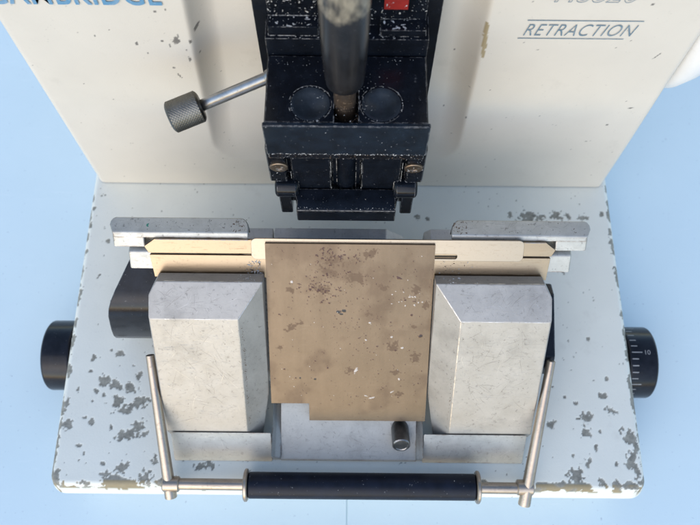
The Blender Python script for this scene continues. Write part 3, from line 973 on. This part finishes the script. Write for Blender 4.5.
# back jaws
for sx, xi, xo in ((-1, 46.0, 109.4), (1, 45.8, 109.2)):
    mb = MB()
    x0, x1 = sorted((sx * xi, sx * xo))
    ri, ro, n_ = 9.0, 3.0, 6
    # plan of the jaw: the inner end has a big rounded corner
    pts = []
    def arc(cx, cz, r, a0, a1):
        return [(cx + r * math.cos(math.radians(a0 + (a1 - a0) * i / n_)), cz + r * math.sin(math.radians(a0 + (a1 - a0) * i / n_))) for i in range(n_ + 1)]
    yb, yf = -60.6, -79.0
    # (x, y) seen from above: a big round at the inner back corner, a small one outside
    ipt = [(sx * xi, yf)] + [(sx * (xi + 4 - 4 * math.cos(math.radians(a))), yb - 5.5 + 5.5 * math.sin(math.radians(a))) for a in (0, 25, 50, 75, 90)]
    opt = [(sx * (xo - 2.5 + 2.5 * math.sin(math.radians(a))), yb - 4 + 4 * math.cos(math.radians(a))) for a in (0, 30, 60, 90)] + [(sx * (xo - 6.0), yf)]
    poly = ipt + opt
    if sx < 0:
        poly = poly[::-1]
    e0, e1 = sorted((sx * (xo - 16), sx * (xo - 1.6)))
    mb.box(e0, e1, -79, -65.6, 76.9, 81.6)
    bmesh.ops.recalc_face_normals(mb.bm, faces=mb.bm.faces[:])
    mb.cut((0, -68.15, 82.4), Vector((0, -.732, .681)))
    poly_b = [(x, max(y, -65.4)) for x, y in poly]
    mb.prism(poly, 80.4, 82.4, axis='z')
    mb.prism(poly_b, 76.8, 80.2, axis='z')
    q0, q1 = sorted((sx * 50, sx * 101.4))
    mb.box(q0, q1, -82, -60, 69, 75.3)
    bmesh.ops.recalc_face_normals(mb.bm, faces=mb.bm.faces[:])
    mb.cut((0, -68.3, 82.4), Vector((0, -.732, .681)))
    mb.box(*sorted((sx * 52, sx * 104.6)), -68.5, -62, 74.8, 77.2)
    mb.bevel(.8, 3, 25)
    j0, j1 = sorted((sx * 50, sx * 107))
    mb.scratches((j0, -67.6, 82.4), (j1 - j0, 0, 0), (0, 6.2, 0), 60, .6, 7)
    mb.flakes((j0, -67.6, 82.4), (j1 - j0, 0, 0), (0, 6.2, 0), 46, .1, .45, mi=1, thick=.03)
    mb.flakes((sx * 47 - 1 * (sx < 0) * 6, -67.6, 82.4), (6, 0, 0), (0, 6.2, 0), 40, .15, .6, mi=3, thick=.06)
    if sx < 0:
        mb.flakes((-93.6, -65.4, 82.4), (2.2, 0, 0), (0, 1.2, 0), 5, .4, .7, mi=4, thick=.1)
    mb.build('back_jaw', ['jaw', 'scored', 'bright', 'dirt', 'green'], kh)

# black lever ends behind the blocks
mb = MB()
pf = [(-72.0, 60.0)]
prof_ = [(-70.5, 60.0), (-86.0, 53.6), (-90.5, 50.8), (-93.6, 47.4), (-95.8, 42.6), (-97.3, 36), (-98.2, 28), (-98.6, 20), (-98.0, 14), (-95.5, 10), (-70, 10)]
mb.prism(prof_, [-104.8, -112.6, -115.0, -116.6, -117.6, -118.8, -120.2, -121.4, -122, -121, -108], [-88] * len(prof_))
mb.bevel(1.2, 3, 30)
mb.build('clamp_lever', 'bracket', kh)
mb = MB()
mb.prism([(-72, 32), (-80, 38), (-112, 38), (-117, 34), (-118, 26), (-114, 14), (-76, 14)], 88, [103.0, 102.4, 100.0, 99.4, 100.4, 103, 105])
mb.bevel(1.2, 3, 20)
mb.build('clamp_lever', 'bracket', kh)

# clamp screw end poking out of the floor
mb = MB()
e = Vector((26.4, -151.6, 12.0)); dr = Vector((-.03, .86, -.50)).normalized()
mb.lathe(e, dr, [(.25, .1), (.25, 2.9), (0, 3.3), (0, 4.0), (.5, 4.5), (15, 4.5), (22, 4.5)], 40)
mb.build('clamp_screw', 'screwblack', kh)

# guard: two rods, cross bar, rubber sleeve and discs
ga = (Vector((-95.6, -114.0, 40.5)), Vector((-87.0, -176.6, 5.0)))
gb = (Vector((97.0, -115.0, 40.5)), Vector((86.7, -178.6, 5.0)))
mb = MB()
ybar, zbar, rb = -170.4, 8.6, 2.8
mb.tube((-90.5, ybar, zbar), (90, ybar - .6, zbar), rb, rb, .5)
bar = mb.build('guard_bar', 'rod', kh)
for (a, c) in (ga, gb):
    mb = MB(); mb.tube(a, c, 2.1, 3.0, .35)
    dirv = (c - a).normalized()
    s = (ybar - a.y) / (c.y - a.y); q = a + (c - a) * s
    sgn = 1 if q.x > 0 else -1
    mb.lathe((q.x - sgn * 5.2, ybar - .1, zbar), (sgn, 0, 0), [(0, 3.2), (.5, 3.8), (7.6, 3.8), (8.2, 3.2)], 32)
    mb.build('guard_rod', 'rod', bar)
for xx in (-49.9, 63.6):
    mb = MB(); mb.lathe((xx - 1, ybar - .3, zbar), (1, 0, 0), [(0, 3), (0, 7.2), (.5, 7.9), (1.5, 7.9), (2.0, 7.2), (2.0, 3)], 48)
    mb.build('sleeve_disc', 'rod', bar)
mb = MB(); mb.lathe((-48.9, ybar - .3, zbar), (1, 0, 0), [(0, 3), (0, 5.7), (.8, 6.4), (110.7, 6.4), (111.5, 5.7), (111.5, 3)], 48)
mb.flakes((-48, ybar - 3, zbar + 6.0), (110, 0, 0), (0, 5, 0), 26, .12, .5)
mb.build('rubber_sleeve', ['rubber', 'wax'], bar)

# ================================================================== knife, strip and cover plate
E0 = Vector((0, -73.6, 83.0))
UD = Vector((0, -.681, -.732))                # down along the face
NB = Vector((0, .732, -.681))                 # into the thickness


def face_pt(x, a, b_):
    return Vector((x, 0, 0)) + E0 + UD * a + NB * b_


def plate_prism(poly, b0, b1):
    """outline (x, a) in the sloping face, from depth b0 to b1"""
    mb = MB()
    u = [mb.bm.verts.new(face_pt(x, a, b0)) for x, a in poly]
    w = [mb.bm.verts.new(face_pt(x, a, b1)) for x, a in poly]
    mb.bm.faces.new(u); mb.bm.faces.new(w[::-1]); n_ = len(poly)
    for i in range(n_):
        j = (i + 1) % n_
        mb.bm.faces.new((u[i], w[i], w[j], u[j]))
    return mb

kn = thing('knife', (0, -74, 78), 'long straw coloured steel knife lying across both jaws behind the stained plate', 'knife')
mb = plate_prism([(-88.5, -.6), (88.6, -.6), (93.2, 3.0), (91.6, 6.2), (-91.6, 6.2), (-93.4, 3.0)], 2.5, 4.2)
mb.bevel(.3, 2)
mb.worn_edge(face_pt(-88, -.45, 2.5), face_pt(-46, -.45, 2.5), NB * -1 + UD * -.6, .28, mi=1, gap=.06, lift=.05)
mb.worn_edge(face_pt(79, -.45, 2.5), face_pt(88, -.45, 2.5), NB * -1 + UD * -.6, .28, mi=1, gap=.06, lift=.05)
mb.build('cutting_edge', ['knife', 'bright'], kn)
mb = plate_prism([(-91.3, 7.0), (91.3, 7.0), (90.4, 18.2), (-89.9, 18.2)], 2.3, 4.2)
mb.bevel(.3, 2)
mb.build('knife_back', 'knife', kn)

# rounded strip with its slot
def rrect(x0, x1, a0, a1, r, n_=6):
    out = []
    for cx, ca, s0 in ((x1 - r, a0 + r, -90), (x1 - r, a1 - r, 0), (x0 + r, a1 - r, 90), (x0 + r, a0 + r, 180)):
        for i in range(n_ + 1):
            t = math.radians(s0 + 90 * i / n_)
            out.append((cx + r * math.cos(t), ca + r * math.sin(t)))
    return out
A = raw(plate_prism(rrect(-44.8, 78.5, -1.9, 8.4, 2.4), 1.35, 2.25))
B = raw(plate_prism(rrect(30.0, 48.6, 5.0, 7.4, 1.1), .5, 3))
me = boolean(A, [B]); bpy.data.objects.remove(A); bpy.data.objects.remove(B)
mbs = MB(); mbs.bm.free(); mbs.bm = bmesh.new(); mbs.bm.from_mesh(me); mbs.bevel(.12, 1, 60)
strip = mbs.build('slotted_strip', 'strip', origin=(0, -74, 80))
tag(strip, 'thin bright slotted metal strip with rounded ends clamped behind the stained plate', 'metal strip')

# stained plate: dense front sheet plus edges
xs = np.linspace(-38.3, 38.3, 308); as_ = np.linspace(0.0, 96.6, 388)
Xp, Ap = np.meshgrid(xs, as_, indexing='ij')
pl_n = -NB
def face_px(px, py):
    d_ = ray(px, py); t = (E0 - CAM).dot(NB) / d_.dot(NB); p = CAM + d_ * t
    return p.x, (p - E0).dot(UD), (p - CAM).dot(FW) / F_PX
def fl(lst):
    o_ = []
    for px, py, rx, ry, an in lst:
        x, a, k = face_px(px, py); o_.append((x, a, rx * k, ry * k, an))
    return o_
patch = blobs(Xp, Ap, fl([(357.4, 278.4, 10, 5.5, .1), (370, 254, 8, 4, -.5), (393, 347, 6, 6, 0), (292, 327, 7, 3.5, -.6), (368.6, 313.7, 4, 3, 0), (383, 288, 5, 4, .3), (417, 290, 5, 5, 0), (413, 327, 3, 2, 0),
                          (415, 358, 4, 6, 0), (350, 371, 4, 4, 0), (302, 322, 3, 3, 0), (395, 372, 4, 3, 0), (290, 290, 4, 3, 0), (335, 262, 9, 6, 0), (322, 290, 8, 5, 0), (399, 394, 4, 3, 0), (330, 272, 10, 5, .5), (426, 306, 3, 5, 0), (280, 347, 3, 2, 0)]), 3, 1.0, .95)
patch = smooth(-.03, .28, patch) * .8
patch = np.maximum(patch, .45 * smooth(.50, .72, fbm(Xp * .07, Ap * .07, 63, 5)))
def dots(cx, cy, sx, sy, n_, r0, r1):
    return [(RNG.normal(cx, sx), RNG.normal(cy, sy), RNG.uniform(r0, r1) * 1.3, RNG.uniform(r0, r1) * .8, RNG.uniform(0, 3)) for _ in range(n_)]
rust = dots(318, 286, 9, 6, 60, .3, 1.15) + dots(328, 255, 11, 4, 60, .3, 1.1) + dots(322, 296, 7, 6, 40, .3, 1.2) + dots(354, 257, 6, 5, 16, .3, 1.0) + dots(330, 270, 9, 8, 34, .3, 1.0) + \
    [(RNG.uniform(270, 428), RNG.uniform(252, 410), RNG.uniform(.3, .9), RNG.uniform(.3, .8), 0) for _ in range(60)] + [(398, 278, 3, 1.3, .2), (420, 336, 2, 1.6, 0), (412, 315, 1.5, 1.2, 0), (405, 300, 1.5, 1, 0)]
dens = np.zeros(Xp.shape)
for px, py, rx, ry, wgt in ((318, 286, 20, 13, 1.0), (330, 255, 24, 8, 1.0), (324, 298, 14, 10, .8), (354, 258, 13, 9, .8), (330, 272, 24, 18, .6), (410, 300, 18, 10, .45), (350, 320, 70, 60, .22), (350, 330, 120, 120, .12)):
    x_, a_, k_ = face_px(px, py)
    dens = np.maximum(dens, wgt * np.exp(-(((Xp - x_) / (rx * k_)) ** 2 + ((Ap - a_) / (ry * k_)) ** 2)))
hf = fbm(Xp * 1.15, Ap * 1.15, 41, 4)
rustm = smooth(0, .06, hf - (.83 - .27 * dens ** .8))
rustm = np.maximum(rustm, smooth(-.05, .25, blobs(Xp, Ap, fl(rust[-64:]), 8, .8, 1.6)))
soot = smooth(0, .2, blobs(Xp, Ap, fl([(338, 312, 2.5, 1.6, 0), (343.5, 311, 2.8, 1.8, .4), (341, 314, 2, 1, 0), (420.5, 336, 1.6, 1, 0), (300, 378, 1, 1, 0), (315, 379, 1, 1.2, 0)]), 9, .5, 1.4))
white = [(291.7, 282, 1.2, 1.6, 0), (355.6, 371, 1.6, 3.6, .5), (370, 323, 1.3, 1, 0), (392, 392, 2, .8, -.6), (372, 398, 3, .8, -.3), (366, 396, 2, .7, .3), (399, 379, 1.2, 1.6, 0), (392, 337, 1.5, 1, 0), (402, 348, 1.5, 1, 0), (366, 340, 1, 1, 0)] + \
    [(RNG.uniform(270, 428), RNG.uniform(252, 410), RNG.uniform(.25, .5), RNG.uniform(.25, .5), 0) for _ in range(26)] + dots(408, 299, 10, 4, 16, .4, .9)
whitem = smooth(0, .25, blobs(Xp, Ap, fl(white), 14, .5, 1.5))
cut = (Xp < -19.8) & (Ap > 86.4)
bz = -(np.maximum(rustm, np.maximum(whitem, soot)) * .07)
P = np.stack([Xp, E0.y + UD.y * Ap + NB.y * bz, E0.z + UD.z * Ap + NB.z * bz], -1)
me = grid_mesh(P, {'patch': patch, 'rust': rustm, 'soot': soot, 'white': whitem}, 'cover_plate')
bm = bmesh.new(); bm.from_mesh(me)
kill = []
for f in bm.faces:
    c_ = f.calc_center_median(); a_ = (c_ - E0).dot(UD)
    if (c_.x < -19.6 and a_ > 86.4) or (c_.x < -19.0 and a_ > 86.4 + 0 and False):
        kill.append(f)
bmesh.ops.delete(bm, geom=kill, context='FACES')
# edges and back of the plate
outline = [(-38.3, 0), (38.3, 0), (38.3, 96.6), (-19.6, 96.6), (-19.6, 86.4), (-38.3, 86.4)]
w0 = [bm.verts.new(face_pt(x, a, .0)) for x, a in outline]
w1 = [bm.verts.new(face_pt(x, a, 1.15)) for x, a in outline]
for i in range(6):
    j = (i + 1) % 6
    bm.faces.new((w0[i], w1[i], w1[j], w0[j]))
bm.faces.new(w1[::-1])
bm.to_mesh(me); bm.free()
plate = link('cover_plate', me, 'plate', None, sharp=50, origin=(0, -106, 48))
tag(plate, 'square brownish stained metal plate with a notched lower corner, between the two clamp blocks', 'metal plate')

# wax crumbs caught on the block corners beside the plate
mb = MB()
def crumbs(c, sp, n_, s0, s1):
    c = Vector(c)
    for _ in range(n_):
        p = c + Vector((random.gauss(0, sp[0]), random.gauss(0, sp[1]), 0))
        mb.flakes(p, (.4, 0, 0), (0, .4 * .9, .3), 1, s0, s1, mi=0 if random.random() < .75 else 1, thick=.35)
for _ in range(70):
    x = -41.2 - abs(random.gauss(0, 3.2)); a = random.uniform(10, 19)
    p = face_pt(x, a, 2.25)
    mb.flakes(p, (.4, 0, 0), UD * -.4, 1, .15, .75, mi=0 if random.random() < .7 else 1, thick=.4)
for _ in range(40):
    x = 41 + abs(random.gauss(0, 10)); a = random.uniform(9, 18)
    mb.flakes(face_pt(x, a, 2.25), (.4, 0, 0), UD * -.4, 1, .12, .5, mi=0 if random.random() < .7 else 1, thick=.3)
for sx, n_ in ((-1, 34), (1, 22)):
    for _ in range(n_):
        y = random.uniform(-90, -84.5); z = 75.6 - (y + 89.3) * -.0 - max(0, (y + 89.3)) * 1.0
        mb.flakes((sx * (42 + random.expovariate(.12)), y, 75.9 - max(0, y + 89.3) * .83), (.4, 0, 0), (0, .3, -.2), 1, .12, .5, mi=0, thick=.3)
wx = mb.build('wax_crumbs', ['wax', 'dirt'], origin=(0, -85, 76))
tag(wx, 'scattered white wax crumbs caught along the knife beside the stained plate', 'wax crumbs', kind='stuff')

# ================================================================== light
SUN_EL, SUN_AZ = math.radians(33), math.radians(202)      # azimuth from +Y, clockwise seen from above
w = bpy.data.worlds.new('World'); scene.world = w; w.use_nodes = True
nt = w.node_tree
bg = nt.nodes['Background']
sky = nt.nodes.new('ShaderNodeTexSky'); sky.sky_type = 'NISHITA'; sky.sun_disc = False
sky.sun_elevation = SUN_EL; sky.sun_rotation = SUN_AZ
sky.air_density = 1.0; sky.dust_density = .6; sky.ozone_density = .9
nt.links.new(sky.outputs['Color'], bg.inputs['Color'])
bg.inputs['Strength'].default_value = .15
sl = bpy.data.lights.new('sun', 'SUN'); sl.energy = .6; sl.angle = math.radians(70); sl.color = (1.0, .89, .77)
so = bpy.data.objects.new('sun', sl); COL.objects.link(so)
dirv = Vector((math.sin(SUN_AZ) * math.cos(SUN_EL), math.cos(SUN_AZ) * math.cos(SUN_EL), math.sin(SUN_EL)))
so.rotation_euler = dirv.to_track_quat('Z', 'Y').to_euler()
so.location = dirv * 2

# ================================================================== camera
cd = bpy.data.cameras.new('camera'); cam = bpy.data.objects.new('camera', cd); COL.objects.link(cam)
cd.sensor_width = 36; cd.lens = 36 * F_PX / 700; cd.clip_start = .01; cd.clip_end = 100
rot = Matrix((RT, -DN, -FW)).transposed()
cam.matrix_world = Matrix.Translation(CAM * S) @ rot.to_4x4()
cd.dof.use_dof = True; cd.dof.focus_distance = .345; cd.dof.aperture_fstop = cd.lens / 3.0
scene.camera = cam
vs = scene.view_settings
scene.display_settings.display_device = 'sRGB'
vs.view_transform = 'Standard'; vs.look = 'None'; vs.exposure = 0.95; vs.gamma = 1.0; vs.use_curve_mapping = False
scene.cycles.use_denoising = True
scene.cycles.max_bounces = 8
